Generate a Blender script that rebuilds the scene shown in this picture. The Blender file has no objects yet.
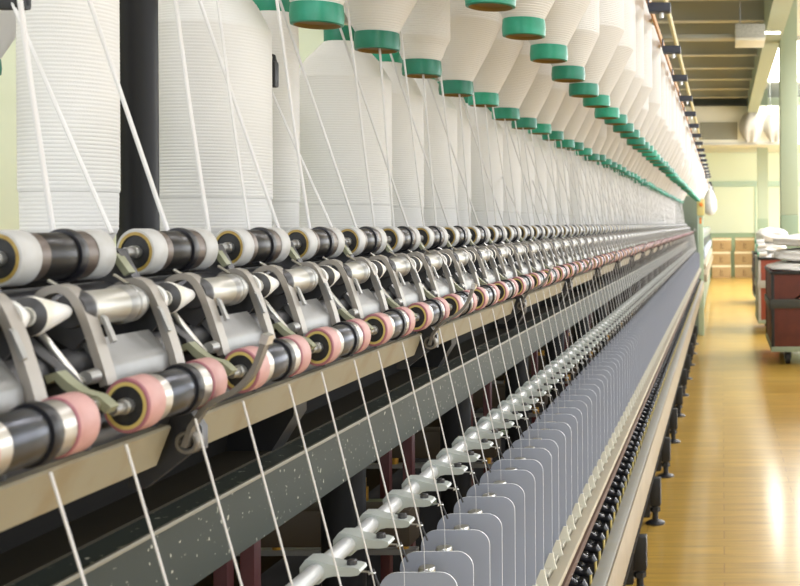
import bpy, bmesh, math, random
from mathutils import Vector, Matrix
random.seed(11)
PI = math.pi
SC = bpy.context.scene
COL = SC.collection
H = 1.233          # eye height above the floor; machine heights below are given relative to the eye
F = 1100.0

# ------------------------------------------------------------------ materials
MATS = {}
def mat(name, col, rough=0.5, metal=0.0, spec=0.5, noise=None, bump=None, emit=None, trans=0.0, coat=0.0):
    m = bpy.data.materials.new(name); m.use_nodes = True
    nt = m.node_tree; b = nt.nodes['Principled BSDF']
    b.inputs['Base Color'].default_value = (*col, 1)
    b.inputs['Roughness'].default_value = rough
    b.inputs['Metallic'].default_value = metal
    b.inputs['Specular IOR Level'].default_value = spec
    if coat: b.inputs['Coat Weight'].default_value = coat; b.inputs['Coat Roughness'].default_value = 0.12
    if trans: b.inputs['Transmission Weight'].default_value = trans
    if emit:
        b.inputs['Emission Color'].default_value = (*emit[0], 1); b.inputs['Emission Strength'].default_value = emit[1]
    tc = nt.nodes.new('ShaderNodeTexCoord')
    if noise:                       # (scale, second colour, lo, hi)
        n = nt.nodes.new('ShaderNodeTexNoise'); n.inputs['Scale'].default_value = noise[0]; n.inputs['Detail'].default_value = 5
        nt.links.new(tc.outputs['Object'], n.inputs['Vector'])
        r = nt.nodes.new('ShaderNodeValToRGB')
        r.color_ramp.elements[0].position = noise[2]; r.color_ramp.elements[0].color = (*col, 1)
        r.color_ramp.elements[1].position = noise[3]; r.color_ramp.elements[1].color = (*noise[1], 1)
        nt.links.new(n.outputs['Fac'], r.inputs['Fac']); nt.links.new(r.outputs['Color'], b.inputs['Base Color'])
    if bump:                        # (scale, strength, distance)
        n2 = nt.nodes.new('ShaderNodeTexNoise'); n2.inputs['Scale'].default_value = bump[0]; n2.inputs['Detail'].default_value = 4
        nt.links.new(tc.outputs['Object'], n2.inputs['Vector'])
        bp = nt.nodes.new('ShaderNodeBump'); bp.inputs['Strength'].default_value = bump[1]; bp.inputs['Distance'].default_value = bump[2]
        nt.links.new(n2.outputs['Fac'], bp.inputs['Height']); nt.links.new(bp.outputs['Normal'], b.inputs['Normal'])
    MATS[name] = m
    return m

mat('roving', (.775, .765, .745), .9, bump=(900, .25, .0006), spec=.15)
mat('thread', (.74, .73, .73), .85, spec=.15)
mat('cap_green', (.012, .27, .15), .38, noise=(35, (.03, .37, .24), .35, .75))
mat('cap_inside', (.22, .14, .03), .6)
mat('wood_tube', (.50, .23, .05), .6)
mat('cot_white', (.49, .49, .485), .5, noise=(60, (.40, .39, .36), .45, .8))
mat('cot_pink', (.57, .32, .305), .5, noise=(70, (.49, .265, .25), .45, .8))
mat('cot_edge', (.34, .13, .16), .55)
mat('yellow_ring', (.58, .46, .15), .5)
mat('amber_ring', (.44, .33, .08), .5, noise=(80, (.25, .12, .02), .4, .7))
mat('face_dark', (.016, .016, .017), .55, noise=(140, (.05, .045, .04), .5, .8))
mat('barrel_dark', (.028, .027, .027), .32, .35, noise=(60, (.045, .038, .032), .4, .8))
mat('barrel_blue', (.10, .105, .12), .30, .75, noise=(50, (.06, .062, .07), .4, .8))
mat('collar_black', (.008, .008, .012), .4)
mat('ring_brown', (.115, .088, .072), .4, .4)
mat('ring_steel', (.48, .46, .43), .34, .8)
mat('steel', (.62, .61, .58), .28, .9)
mat('steel_dull', (.33, .33, .32), .42, .7)
mat('silver_drum', (.46, .45, .41), .42, .7)
mat('arm_grey', (.33, .305, .275), .42, .25, bump=(200, .1, .0003))
mat('plate_grey', (.26, .26, .255), .42, .5, noise=(45, (.22, .22, .215), .4, .7))
mat('lever_grey', (.20, .185, .165), .42, .35)
mat('cone_white', (.72, .72, .71), .45, noise=(25, (.68, .62, .42), .55, .75))
mat('bracket_dark', (.075, .075, .08), .45, .5)
mat('black', (.010, .010, .011), .5)
mat('clip_olive', (.30, .31, .21), .45, .2)
mat('trough', (.34, .305, .22), .5, .1, noise=(22, (.27, .19, .09), .5, .85))
mat('shelf', (.046, .040, .028), .85, spec=.15, noise=(14, (.05, .044, .032), .4, .7))
def vary_caps():  # random darkening imitates the shadow on some of the caps
    nt = MATS['cap_green'].node_tree; b = nt.nodes['Principled BSDF']; src = b.inputs['Base Color'].links[0].from_socket
    oi = nt.nodes.new('ShaderNodeObjectInfo'); hs = nt.nodes.new('ShaderNodeHueSaturation'); mr = nt.nodes.new('ShaderNodeMapRange')
    mr.inputs['To Min'].default_value = .55; mr.inputs['To Max'].default_value = 1.15
    nt.links.new(oi.outputs['Random'], mr.inputs['Value']); nt.links.new(mr.outputs[0], hs.inputs['Value'])
    nt.links.new(src, hs.inputs['Color']); nt.links.new(hs.outputs[0], b.inputs['Base Color'])
vary_caps()
def beam_material():
    m = mat('beam', (.05, .06, .054), .55, spec=.3)
    nt = m.node_tree; b = nt.nodes['Principled BSDF']; tc = nt.nodes['Texture Coordinate']
    n = nt.nodes.new('ShaderNodeTexNoise'); n.inputs['Scale'].default_value = 165; n.inputs['Detail'].default_value = 3
    n3 = nt.nodes.new('ShaderNodeTexNoise'); n3.inputs['Scale'].default_value = 9; n3.inputs['Detail'].default_value = 4
    r = nt.nodes.new('ShaderNodeValToRGB'); r.color_ramp.elements[0].position = .66; r.color_ramp.elements[1].position = .69
    r.color_ramp.elements[0].color = (0, 0, 0, 1); r.color_ramp.elements[1].color = (1, 1, 1, 1)
    r3 = nt.nodes.new('ShaderNodeValToRGB'); r3.color_ramp.elements[0].position = .67; r3.color_ramp.elements[1].position = .69
    r3.color_ramp.elements[0].color = (0, 0, 0, 1); r3.color_ramp.elements[1].color = (1, 1, 1, 1)
    mx = nt.nodes.new('ShaderNodeMath'); mx.operation = 'MAXIMUM'
    mix = nt.nodes.new('ShaderNodeMixRGB'); mix.inputs[1].default_value = (.034, .043, .038, 1); mix.inputs[2].default_value = (.42, .42, .36, 1)
    for a, q in ((n, r), (n3, r3)):
        nt.links.new(tc.outputs['Object'], a.inputs['Vector']); nt.links.new(a.outputs['Fac'], q.inputs['Fac'])
    nt.links.new(r.outputs['Color'], mx.inputs[0]); nt.links.new(r3.outputs['Color'], mx.inputs[1])
    nt.links.new(mx.outputs[0], mix.inputs[0]); nt.links.new(mix.outputs[0], b.inputs['Base Color'])
beam_material()
mat('beam_highlight', (.27, .26, .22), .45, .2)
mat('lappet', (.47, .51, .49), .38, .1)
mat('lappet_rod', (.56, .58, .59), .35, .2)
mat('separator', (.345, .375, .455), .45, spec=.4, trans=.0)
mat('separator_edge', (.84, .86, .90), .4)
mat('clip_cream', (.72, .69, .58), .5)
mat('rail_beige', (.46, .415, .315), .42, .15, noise=(30, (.52, .44, .32), .45, .8))
mat('rail_wood', (.39, .32, .215), .42, .1, noise=(12, (.32, .26, .17), .4, .75))
mat('rail_grey', (.42, .42, .39), .45, .2, noise=(40, (.42, .40, .33), .45, .75))
mat('rust_strip', (.10, .05, .035), .6)
mat('brake_black', (.022, .022, .026), .22)
mat('tab_yellow', (.55, .43, .13), .5)
mat('member_brown', (.055, .038, .02), .6)
mat('foot_black', (.016, .016, .017), .45)
mat('pole_black', (.007, .007, .008), .5, spec=.3)
mat('cross_blue', (.035, .042, .065), .5)
mat('dark_red', (.085, .012, .012), .5)
mat('brass', (.60, .34, .06), .35, .6)
mat('interior_shade', (.012, .011, .010), .8, spec=.15)  # near-black stands in for the shade inside the frame
mat('cabinet_green', (.20, .245, .19), .5)
mat('post_green', (.46, .57, .39), .5)
mat('box_yellow', (.66, .58, .22), .5)
mat('orange', (.85, .24, .03), .5)
mat('cloth_white', (.84, .83, .80), .9, bump=(18, .6, .02), spec=.1)
mat('filter_cream', (.42, .40, .35), .9, spec=.1)
mat('wall_green', (.76, .82, .62), .8, spec=.2)
mat('wainscot', (.36, .47, .30), .7)
mat('wainscot_dark', (.23, .30, .20), .7)
mat('column_green', (.33, .38, .265), .6)
mat('trim_teal', (.46, .60, .48), .6)
mat('ceiling_panel', (.54, .55, .51), .85)
mat('beam_olive', (.37, .375, .33), .75)
mat('flange', (.50, .49, .43), .7)
mat('girder_green', (.34, .385, .29), .7)
mat('duct_cream', (.74, .72, .60), .7)
mat('grille', (.16, .16, .12), .7)
mat('grille_bar', (.75, .73, .58), .6)
mat('lamp_box', (.50, .50, .45), .6, noise=(60, (.36, .36, .32), .4, .6))
mat('pipe_yellow', (.56, .50, .30), .5)
mat('cardboard', (.46, .31, .14), .8, noise=(8, (.41, .27, .12), .4, .7))
mat('tape', (.80, .70, .46), .5)
mat('print_dark', (.16, .09, .04), .8)
mat('cart_red', (.13, .03, .018), .6, noise=(10, (.10, .025, .016), .4, .7))
mat('cart_orange', (.28, .06, .03), .6)
mat('cart_maroon', (.09, .02, .025), .6)
mat('cart_frame', (.014, .015, .014), .5)
mat('cart_band', (.06, .063, .055), .5, .3)
mat('cart_base', (.30, .36, .25), .6)
mat('cart_grey', (.40, .39, .33), .6)
mat('wheel', (.02, .02, .02), .6)
mat('lamp_glow', (1, .97, .88), .5, emit=((1, .96, .85), 9))
mat('sky_glow', (1, 1, 1), .5, emit=((1, 1, .97), 6))
mat('tube_glow', (1, 1, 1), .5, emit=((1, .98, .94), 8))
mat('glass', (.9, .95, .95), .02, trans=1.0)

def floor_material():
    m = mat('floor_wood', (.58, .34, .07), .30, coat=.35)
    nt = m.node_tree; b = nt.nodes['Principled BSDF']; tc = nt.nodes['Texture Coordinate']
    br = nt.nodes.new('ShaderNodeTexBrick'); br.offset = .5
    br.inputs['Scale'].default_value = 1.0; br.inputs['Brick Width'].default_value = .62; br.inputs['Row Height'].default_value = .105
    br.inputs['Mortar Size'].default_value = .0018; br.inputs['Bias'].default_value = 0
    br.inputs['Color1'].default_value = (.62, .385, .068, 1); br.inputs['Color2'].default_value = (.51, .305, .050, 1)
    br.inputs['Mortar'].default_value = (.34, .18, .035, 1)
    nt.links.new(tc.outputs['Object'], br.inputs['Vector'])
    mp = nt.nodes.new('ShaderNodeMapping'); mp.inputs['Scale'].default_value = (2.2, 26, 1)
    n = nt.nodes.new('ShaderNodeTexNoise'); n.inputs['Scale'].default_value = 1.6; n.inputs['Detail'].default_value = 5
    nt.links.new(tc.outputs['Object'], mp.inputs['Vector']); nt.links.new(mp.outputs[0], n.inputs['Vector'])
    r = nt.nodes.new('ShaderNodeValToRGB'); r.color_ramp.elements[0].color = (.72, .72, .72, 1); r.color_ramp.elements[1].color = (1.12, 1.1, 1.08, 1)
    r.color_ramp.elements[0].position = .3; r.color_ramp.elements[1].position = .7
    nt.links.new(n.outputs['Fac'], r.inputs['Fac'])
    mx = nt.nodes.new('ShaderNodeMixRGB'); mx.blend_type = 'MULTIPLY'; mx.inputs[0].default_value = 1
    nt.links.new(br.outputs['Color'], mx.inputs[1]); nt.links.new(r.outputs['Color'], mx.inputs[2])
    nt.links.new(mx.outputs[0], b.inputs['Base Color'])
floor_material()

# ------------------------------------------------------------------ mesh building
class MB:
    def __init__(self): self.v = []; self.f = []; self.m = []; self.mats = []; self.s = []
    def mi(self, name):
        if name not in self.mats: self.mats.append(name)
        return self.mats.index(name)
    def add(self, vs, fs, m, smooth=False):
        o = len(self.v); self.v += [tuple(p) for p in vs]; i = self.mi(m)
        for f in fs: self.f.append([o + k for k in f]); self.m.append(i); self.s.append(smooth)
        return self
    def merge(self, other, off=(0, 0, 0)):
        o = len(self.v); self.v += [(p[0] + off[0], p[1] + off[1], p[2] + off[2]) for p in other.v]
        for f, mm, s in zip(other.f, other.m, other.s):
            self.f.append([o + k for k in f]); self.m.append(self.mi(other.mats[mm])); self.s.append(s)
        return self
    def box(self, x0, x1, y0, y1, z0, z1, m, bev=0.0):
        x0, x1 = min(x0, x1), max(x0, x1); y0, y1 = min(y0, y1), max(y0, y1); z0, z1 = min(z0, z1), max(z0, z1)
        b = min(bev, (x1 - x0) * .45, (y1 - y0) * .45, (z1 - z0) * .45)
        if b <= 0:
            vs = [(x, y, z) for x in (x0, x1) for y in (y0, y1) for z in (z0, z1)]
            fs = [(0, 1, 3, 2), (4, 6, 7, 5), (0, 4, 5, 1), (2, 3, 7, 6), (0, 2, 6, 4), (1, 5, 7, 3)]
            return self.add(vs, fs, m)
        bm = bmesh.new()
        bmesh.ops.create_cube(bm, size=1)
        for v in bm.verts: v.co = Vector(((x0 + x1) / 2 + v.co.x * (x1 - x0), (y0 + y1) / 2 + v.co.y * (y1 - y0), (z0 + z1) / 2 + v.co.z * (z1 - z0)))
        bmesh.ops.bevel(bm, geom=bm.edges[:], offset=b, segments=2, affect='EDGES', profile=.6)
        bm.verts.index_update()
        self.add([v.co for v in bm.verts], [[v.index for v in f.verts] for f in bm.faces], m); bm.free()
        return self
    def lathe(self, prof, m, axis='Y', c=(0, 0, 0), seg=32, ell=(1, 1), smooth=True, caps=True):
        """prof: list of (pos along axis, radius[, material of the band that follows])"""
        rings = []
        for p in prof:
            ring = []
            for k in range(seg):
                a = 2 * PI * k / seg; u, w = p[1] * math.cos(a) * ell[0], p[1] * math.sin(a) * ell[1]
                if axis == 'Y': q = (c[0] + u, c[1] + p[0], c[2] + w)
                elif axis == 'Z': q = (c[0] + u, c[1] + w, c[2] + p[0])
                else: q = (c[0] + p[0], c[1] + u, c[2] + w)
                ring.append(q)
            rings.append(ring)
        for i in range(len(prof) - 1):
            mm = prof[i][2] if len(prof[i]) > 2 else m
            vs = rings[i] + rings[i + 1]
            self.add(vs, [(k, (k + 1) % seg, seg + (k + 1) % seg, seg + k) for k in range(seg)], mm, smooth)
        if caps:
            for ring, p, idx in ((rings[0], prof[0], 0), (rings[-1], prof[-1], -1)):
                if p[1] > 1e-6:
                    mm = prof[0][2] if (idx == 0 and len(prof[0]) > 2) else m
                    self.add(ring, [list(range(seg))], mm)
        return self
    def tube(self, pts, r, m, seg=8, closed=False):
        pts = [Vector(p) for p in pts]; n = len(pts); rings = []
        rr = r if isinstance(r, (list, tuple)) else [r] * n
        up = None
        for i, p in enumerate(pts):
            d = (pts[min(i + 1, n - 1)] - pts[max(i - 1, 0)]).normalized()
            if up is None: up = Vector((0, 0, 1)) if abs(d.z) < .9 else Vector((1, 0, 0))
            a = d.cross(up).normalized(); b = a.cross(d).normalized(); up = b
            rings.append([p + (a * math.cos(2 * PI * k / seg) + b * math.sin(2 * PI * k / seg)) * rr[i] for k in range(seg)])
        vs = [q for ring in rings for q in ring]
        fs = [(i * seg + k, i * seg + (k + 1) % seg, (i + 1) * seg + (k + 1) % seg, (i + 1) * seg + k) for i in range(n - 1) for k in range(seg)]
        fs += [list(range(seg))[::-1], [(n - 1) * seg + k for k in range(seg)]]
        return self.add(vs, fs, m, True)
    def strip(self, path, th, y0, y1, m, smooth=False):
        """a band bent along path in XZ, thickness th, from y0 to y1"""
        P = [Vector((p[0], p[1])) for p in path]; n = len(P); A = []; B = []
        for i in range(n):
            d = (P[min(i + 1, n - 1)] - P[max(i - 1, 0)]).normalized(); nn = Vector((-d.y, d.x)) * th / 2
            A.append(P[i] + nn); B.append(P[i] - nn)
        return self.prism([tuple(q) for q in A + B[::-1]], y0, y1, m, strip=n, smooth=True)
    def prism(self, poly, y0, y1, m, edge=None, strip=0, smooth=False):
        n = len(poly); vs = [(p[0], y0, p[1]) for p in poly] + [(p[0], y1, p[1]) for p in poly]
        if strip:
            fs = []
            for i in range(strip - 1):
                a, b, c, d = i, i + 1, n - 2 - i, n - 1 - i
                fs += [(a, b, c, d), (n + d, n + c, n + b, n + a)]
        else: fs = [list(range(n)), list(range(2 * n - 1, n - 1, -1))]
        self.add(vs, fs, m)
        return self.add(vs, [(i, n + i, n + (i + 1) % n, (i + 1) % n) for i in range(n)], edge or m, smooth)
    def build(self, name, parent=None, loc=None):
        me = bpy.data.meshes.new(name); me.from_pydata(self.v, [], self.f); 
        for mm in self.mats: me.materials.append(MATS[mm])
        me.polygons.foreach_set('material_index', self.m); me.polygons.foreach_set('use_smooth', self.s)
        me.update()
        bm = bmesh.new(); bm.from_mesh(me); bmesh.ops.remove_doubles(bm, verts=bm.verts, dist=1e-6)
        bmesh.ops.recalc_face_normals(bm, faces=bm.faces); bm.to_mesh(me); bm.free()
        me.set_sharp_from_angle(angle=math.radians(38))
        o = bpy.data.objects.new(name, me); COL.objects.link(o)
        if parent is not None: o.parent = parent
        if loc is not None: o.location = loc
        return o

def tag(o, label=None, cat=None, group=None, kind=None):
    if label: o['label'] = label
    if cat: o['category'] = cat
    if group: o['group'] = group
    if kind: o['kind'] = kind
    return o
def thing(name, label, cat, loc=(0, 0, 0), group=None, rz=0):
    o = bpy.data.objects.new(name, None); COL.objects.link(o); o.empty_display_size = .02
    o.location = loc; o.rotation_euler = (0, 0, rz)
    return tag(o, label, cat, group)
def dup(o, parent=None, loc=None, label=None, rz=None):
    c = o.copy(); COL.objects.link(c)
    if parent is not None: c.parent = parent
    if loc is not None: c.location = loc
    if rz is not None: c.rotation_euler = (0, 0, rz)
    if label: c['label'] = label
    for ch in list(o.children): dup(ch, c)
    return c
def struct(name, mb, loc=None): return tag(mb.build(name, None, loc), kind='structure')

ONES = 'zeroth first second third fourth fifth sixth seventh eighth ninth tenth eleventh twelfth thirteenth fourteenth fifteenth sixteenth seventeenth eighteenth nineteenth'.split()
TENS = {20: 'twent', 30: 'thirt', 40: 'fort', 50: 'fift', 60: 'sixt', 70: 'sevent', 80: 'eight', 90: 'ninet'}
def nth(n):
    if n < 20: return ONES[n]
    t = n // 10 * 10
    return TENS[t] + 'ieth' if n == t else TENS[t] + 'y-' + ONES[n - t]

def P(X, Y, Z): return (-X, Y, H + Z)          # machine coordinates: X = distance left of the eye, Z = height over the eye

NU = 83                                         # drafting units, first one at index 0 (partly cut by the picture edge)
YE = 12.22                                      # end of the spinning frame
LOD = 30

# ------------------------------------------------------------------ the spinning frame itself
frame = thing('spinning_frame', 'long ring spinning frame running from the near left into the distance', 'spinning machine', (0, 0, 0))
Y0 = -.6
def fpart(name, mb): return mb.build(name, frame)
m = MB(); m.prism([(-.37, H - .1985), (-.37, H - .2495), (-.385, H - .2495), (-.385, H - .215), (-.72, H - .215), (-.72, H - .1975), (-.372, H - .1975)], Y0, YE, 'beam'); fpart('roller_beam', m)
m = MB(); m.box(-.395, -.70, Y0, YE, H - .1975, H - .1955, 'shelf'); fpart('beam_shelf', m)
m = MB(); m.box(-.3715, -.3685, Y0, YE, H - .2000, H - .1968, 'beam_highlight', .0008); fpart('beam_highlight_strip', m)  # pale strip paints the highlight along the beam's top edge
m = MB(); m.lathe([(Y0, .0125), (YE, .0125)], 'bracket_dark', 'Y', P(.401, 0, -.047), 20); fpart('rear_bottom_roller', m)
m = MB(); m.lathe([(Y0, .0115), (YE, .0115)], 'bracket_dark', 'Y', P(.361, 0, -.078), 20); fpart('middle_bottom_roller', m)
m = MB(); m.lathe([(Y0, .0115), (YE, .0115)], 'bracket_dark', 'Y', P(.352, 0, -.114), 20); fpart('front_bottom_roller', m)
m = MB(); m.prism([(-.43, H - .055), (-.385, H - .095), (-.392, H - .118), (-.425, H - .145), (-.435, H - .196), (-.46, H - .196), (-.46, H - .06)], Y0, YE, 'interior_shade'); fpart('shade_plate', m)  # dark plate put in for the shade behind and below the rollers
m = MB(); m.box(-.4235, -.4265, Y0, YE, H - .062, H - .022, 'interior_shade'); fpart('gap_blackout', m)  # added dark sheet, keeps the gap under the rear rollers dark
m = MB(); m.lathe([(Y0, .0072), (YE, .0072)], 'lappet_rod', 'Y', P(.327, 0, -.2765), 18); fpart('lappet_rod', m)
m = MB(); m.box(-.240, -.3235, Y0, YE, H - .512, H - .500, 'rail_beige', .002); m.box(-.2265, -.243, Y0, YE, H - .502, H - .492, 'rail_beige', .0015); fpart('ring_rail', m)
m = MB(); m.box(-.2315, -.252, Y0, YE, H - .535, H - .522, 'rust_strip'); fpart('rust_strip', m)
m = MB(); m.box(-.235, -.36, Y0, YE, H - .66, H - .645, 'interior_shade'); fpart('spindle_rail', m)
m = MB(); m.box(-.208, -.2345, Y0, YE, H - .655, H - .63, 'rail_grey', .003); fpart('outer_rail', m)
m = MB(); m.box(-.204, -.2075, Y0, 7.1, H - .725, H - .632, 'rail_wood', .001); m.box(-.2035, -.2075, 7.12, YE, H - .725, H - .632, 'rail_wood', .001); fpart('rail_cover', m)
m = MB(); m.box(-.36, -.39, Y0, YE, H - .90, H - .66, 'interior_shade'); m.box(-.26, -.36, Y0, YE, H - .95, H - .93, 'interior_shade'); fpart('side_sill', m)
m = MB(); m.lathe([(Y0, .11), (YE, .11)], 'interior_shade', 'Y', P(.75, 0, -.70), 28); fpart('drive_drum', m)
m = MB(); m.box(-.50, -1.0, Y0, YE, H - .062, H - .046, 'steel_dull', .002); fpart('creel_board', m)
m = MB(); m.box(-1.15, -1.17, Y0, YE, H - .95, H - .25, 'interior_shade'); fpart('far_side_panel', m)
# upper creel rails that carry the hanging packages
for nm, X in (('creel_rail', .26), ('creel_rail', .4413), ('creel_rail', 1.06)):
    m = MB(); m.box(-X - .012, -X + .012, Y0, YE, H + .640, H + .662, 'steel_dull', .002); fpart(nm, m)
m = MB(); m.box(-.1725, -.1785, Y0, YE, H + .532, H + .552, 'wood_tube', .001); fpart('creel_edge_strip', m)
# cross members and dark red uprights inside
k = 0
y = .35
while y < YE:
    m = MB(); m.box(-.42, -1.14, y, y + .05, H - .43, H - .38, 'member_brown', .004)
    fpart('cross_member', m)
    m = MB(); m.box(-.44, -1.1, y + .10, y + .115, H - .47, H - .462, 'steel_dull'); m.box(-.44, -1.1, y + .20, y + .215, H - .425, H - .418, 'cart_base'); fpart('cross_rod', m)
    for q in range(2):
        m = MB(); m.box(-.47 - .05 * q, -.485 - .05 * q, y + .19 + .05 * q, y + .207 + .05 * q, H - .93, H - .253, 'dark_red', .002); fpart('red_upright', m)
    m = MB(); m.lathe([(-.93, .026), (-.253, .026)], 'pole_black', 'Z', P(.46, y + .42, 0), 20); fpart('upright_tube', m)
    for q in range(4):
        m = MB(); xx = .46 + .09 * q; yy = y + .107 + (.100 if q % 2 else 0)
        m.lathe([(0, .008), (.02, .008), (.021, .005), (.034, .005), (.035, .002)], 'brass', 'Z', P(xx, yy, -.418 if q % 2 else -.462), 12); fpart('brass_nipple', m)
    y += .56
for q in range(21):
    y = .40 + .56 * q
    m = MB(); m.prism([(-.375, H - .140), (-.375, H - .165), (-.395, H - .1965), (-.45, H - .1965), (-.45, H - .140)], y, y + .03, 'black'); fpart('trough_support', m)
# creel poles
for y, px_ in ((1.055, .56), (1.055 + 2.94, .75), (1.055 + 5.88, .75), (1.055 + 8.82, .75)):
    m = MB(); m.lathe([(-.215, .0185), (.64, .0185)], 'pole_black', 'Z', P(px_, y, 0), 28); fpart('creel_pole', m)
# gearing end: cabinet and post
m = MB(); m.box(-.265, -1.2, YE, YE + .62, 0, H + .31, 'cabinet_green', .012); fpart('headstock_cabinet', m)
m = MB(); m.box(-.275, -.48, YE - .006, YE, H - .28, H + .02, 'cabinet_green', .003); m.box(-.30, -.31, YE - .02, YE - .006, H - .08, H - .05, 'steel'); fpart('headstock_door', m)
m = MB(); m.box(-.205, -.262, YE - .1, YE - .04, 0, H + .10, 'post_green', .006); fpart('end_post', m)
cb = MB().box(-.19, -.272, YE - .19, YE - .1, H + .09, H + .27, 'box_yellow', .006); cbo = cb.build('control_box', frame)
MB().lathe([(0, .022), (-.02, .022), (-.025, .014)], 'orange', 'Y', P(.225, YE - .19, .21), 16).build('push_button', cbo)
m = MB(); m.box(-.226, -.248, YE - .103, YE - .1, H + .0, H + .065, 'orange'); m.build('warning_sticker', frame)

# ------------------------------------------------------------------ feet under the rail
ft = thing('levelling_foot', '', 'machine foot', P(.283, 4.53 - .84, -H), 'levelling feet under the outer rail')
MB().lathe([(0, .040), (.006, .040), (.012, .028), (.018, .014)], 'foot_black', 'Z', (0, 0, 0), 24).build('foot_pad', ft)
MB().lathe([(.012, .012), (.075, .012)], 'foot_black', 'Z', (0, 0, 0), 16).lathe([(.05, .021), (.068, .021)], 'foot_black', 'Z', (0, 0, 0), 6).build('levelling_bolt', ft)
MB().box(-.024, .024, -.022, .022, .075, .19, 'foot_black', .006).box(-.09, -.02, -.03, .03, .03, .31, 'foot_black', .008).build('foot_bracket', ft)
n = 0; yk = 4.53 - .84
while yk < YE - .3:
    lb = 'black levelling foot on the wooden floor, %s from the near end under the rail' % nth(n + 1)
    if n == 0: ft['label'] = lb
    else: dup(ft, None, P(.283, yk, -H), lb)
    yk += .84; n += 1

# ------------------------------------------------------------------ top rollers
def cot_mb(y0, y1, r, outer, ring, rim, ell, seg=40):
    t = MB()
    t.lathe([(y0 + .0012, .0, 'face_dark'), (y0 + .0012, r * .70, 'face_dark'), (y0, r * .72, ring), (y0, r * .86, rim), (y0, r * .955, rim), (y0 + .0012, r, outer), (y1 - .001, r, outer), (y1, r * .95, outer), (y1, r * .6, outer)], outer, 'Y', (0, 0, 0), seg, ell, caps=False)
    return t
def roller_parts(outer, ring, rim, barrel, band, r, seg=40):
    e = (.86, 1.0); L = .094; c = .0185
    res = []
    res.append(('cot', cot_mb(0, c, r, outer, ring, rim, e, seg)))
    res.append(('cot', cot_mb(L - c, L, r, outer, ring, rim, e, seg)))
    res.append(('barrel', MB().lathe([(c - .002, r * .70), (c + .010, r * .86, barrel), (c + .0105, r * .885), (L - c - .020, r * .885), (L - c - .020, r * .7)], barrel, 'Y', (0, 0, 0), seg, e, caps=False)))
    res.append(('end_band', MB().lathe([(c, r * .6), (c, r * .90), (c + .0095, r * .90), (c + .0095, r * .6)], band, 'Y', (0, 0, 0), seg, e, caps=False)))
    res.append(('end_band', MB().lathe([(L - c - .0115, r * .6), (L - c - .0115, r * .93), (L - c, r * .93), (L - c, r * .6)], band, 'Y', (0, 0, 0), seg, e, caps=False)))
    res.append(('collar', MB().lathe([(L - c - .0195, r * .6), (L - c - .0195, r * 1.0), (L - c - .0175, r * 1.03), (L - c - .0135, r * 1.03), (L - c - .0115, r * .98), (L - c - .0115, r * .6)], 'collar_black', 'Y', (0, 0, 0), seg, e, caps=False)))
    res.append(('arbor', MB().lathe([(-.013, .0026), (-.012, .0034), (-.004, .0034), (-.003, .0044), (L + .003, .0044), (L + .004, .0034), (L + .012, .0034)], 'steel_dull', 'Y', (0, 0, 0), 14)))
    return res
RX, RY, RZ = .395, .740, -.0164
PX, PY, PZ = .3215, .592, -.096
def rollers(name, label_near, label_far, group, X, Yb, Z, spec):
    near = None; far = None
    for n in range(NU):
        y = Yb + .14 * (n - 1)
        if y > YE - .12: break
        if n < LOD:
            lb = label_near % nth(n + 1)
            if near is None:
                near = thing(name, lb, 'roller', P(X, y, Z), group)
                for nm, mb in roller_parts(*spec): mb.build(nm, near)
            else: dup(near, None, P(X, y, Z), lb)
        else:
            if far is None:
                mm = MB()
                for nm, mb in roller_parts(*spec, seg=20): mm.merge(mb)
                far = tag(mm.build(name, None, P(X, y, Z)), label_far, 'roller', group)
            else: dup(far, None, P(X, y, Z))
rollers('rear_top_roller', 'dark rear top roller with white end sleeves, %s from the picture\'s left edge', 'distant rear top roller with white end sleeves, past the thirtieth of its row', 'white-sleeved rear top rollers', RX, RY, RZ,
        ('cot_white', 'amber_ring', 'cot_white', 'barrel_dark', 'ring_brown', .0157))
rollers('front_top_roller', 'dark front top roller with pink end sleeves, %s from the picture\'s left edge', 'distant front top roller with pink end sleeves, past the thirtieth of its row', 'pink-sleeved front top rollers', PX, PY, PZ,
        ('cot_pink', 'yellow_ring', 'cot_edge', 'barrel_blue', 'ring_steel', .0150))

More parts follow.
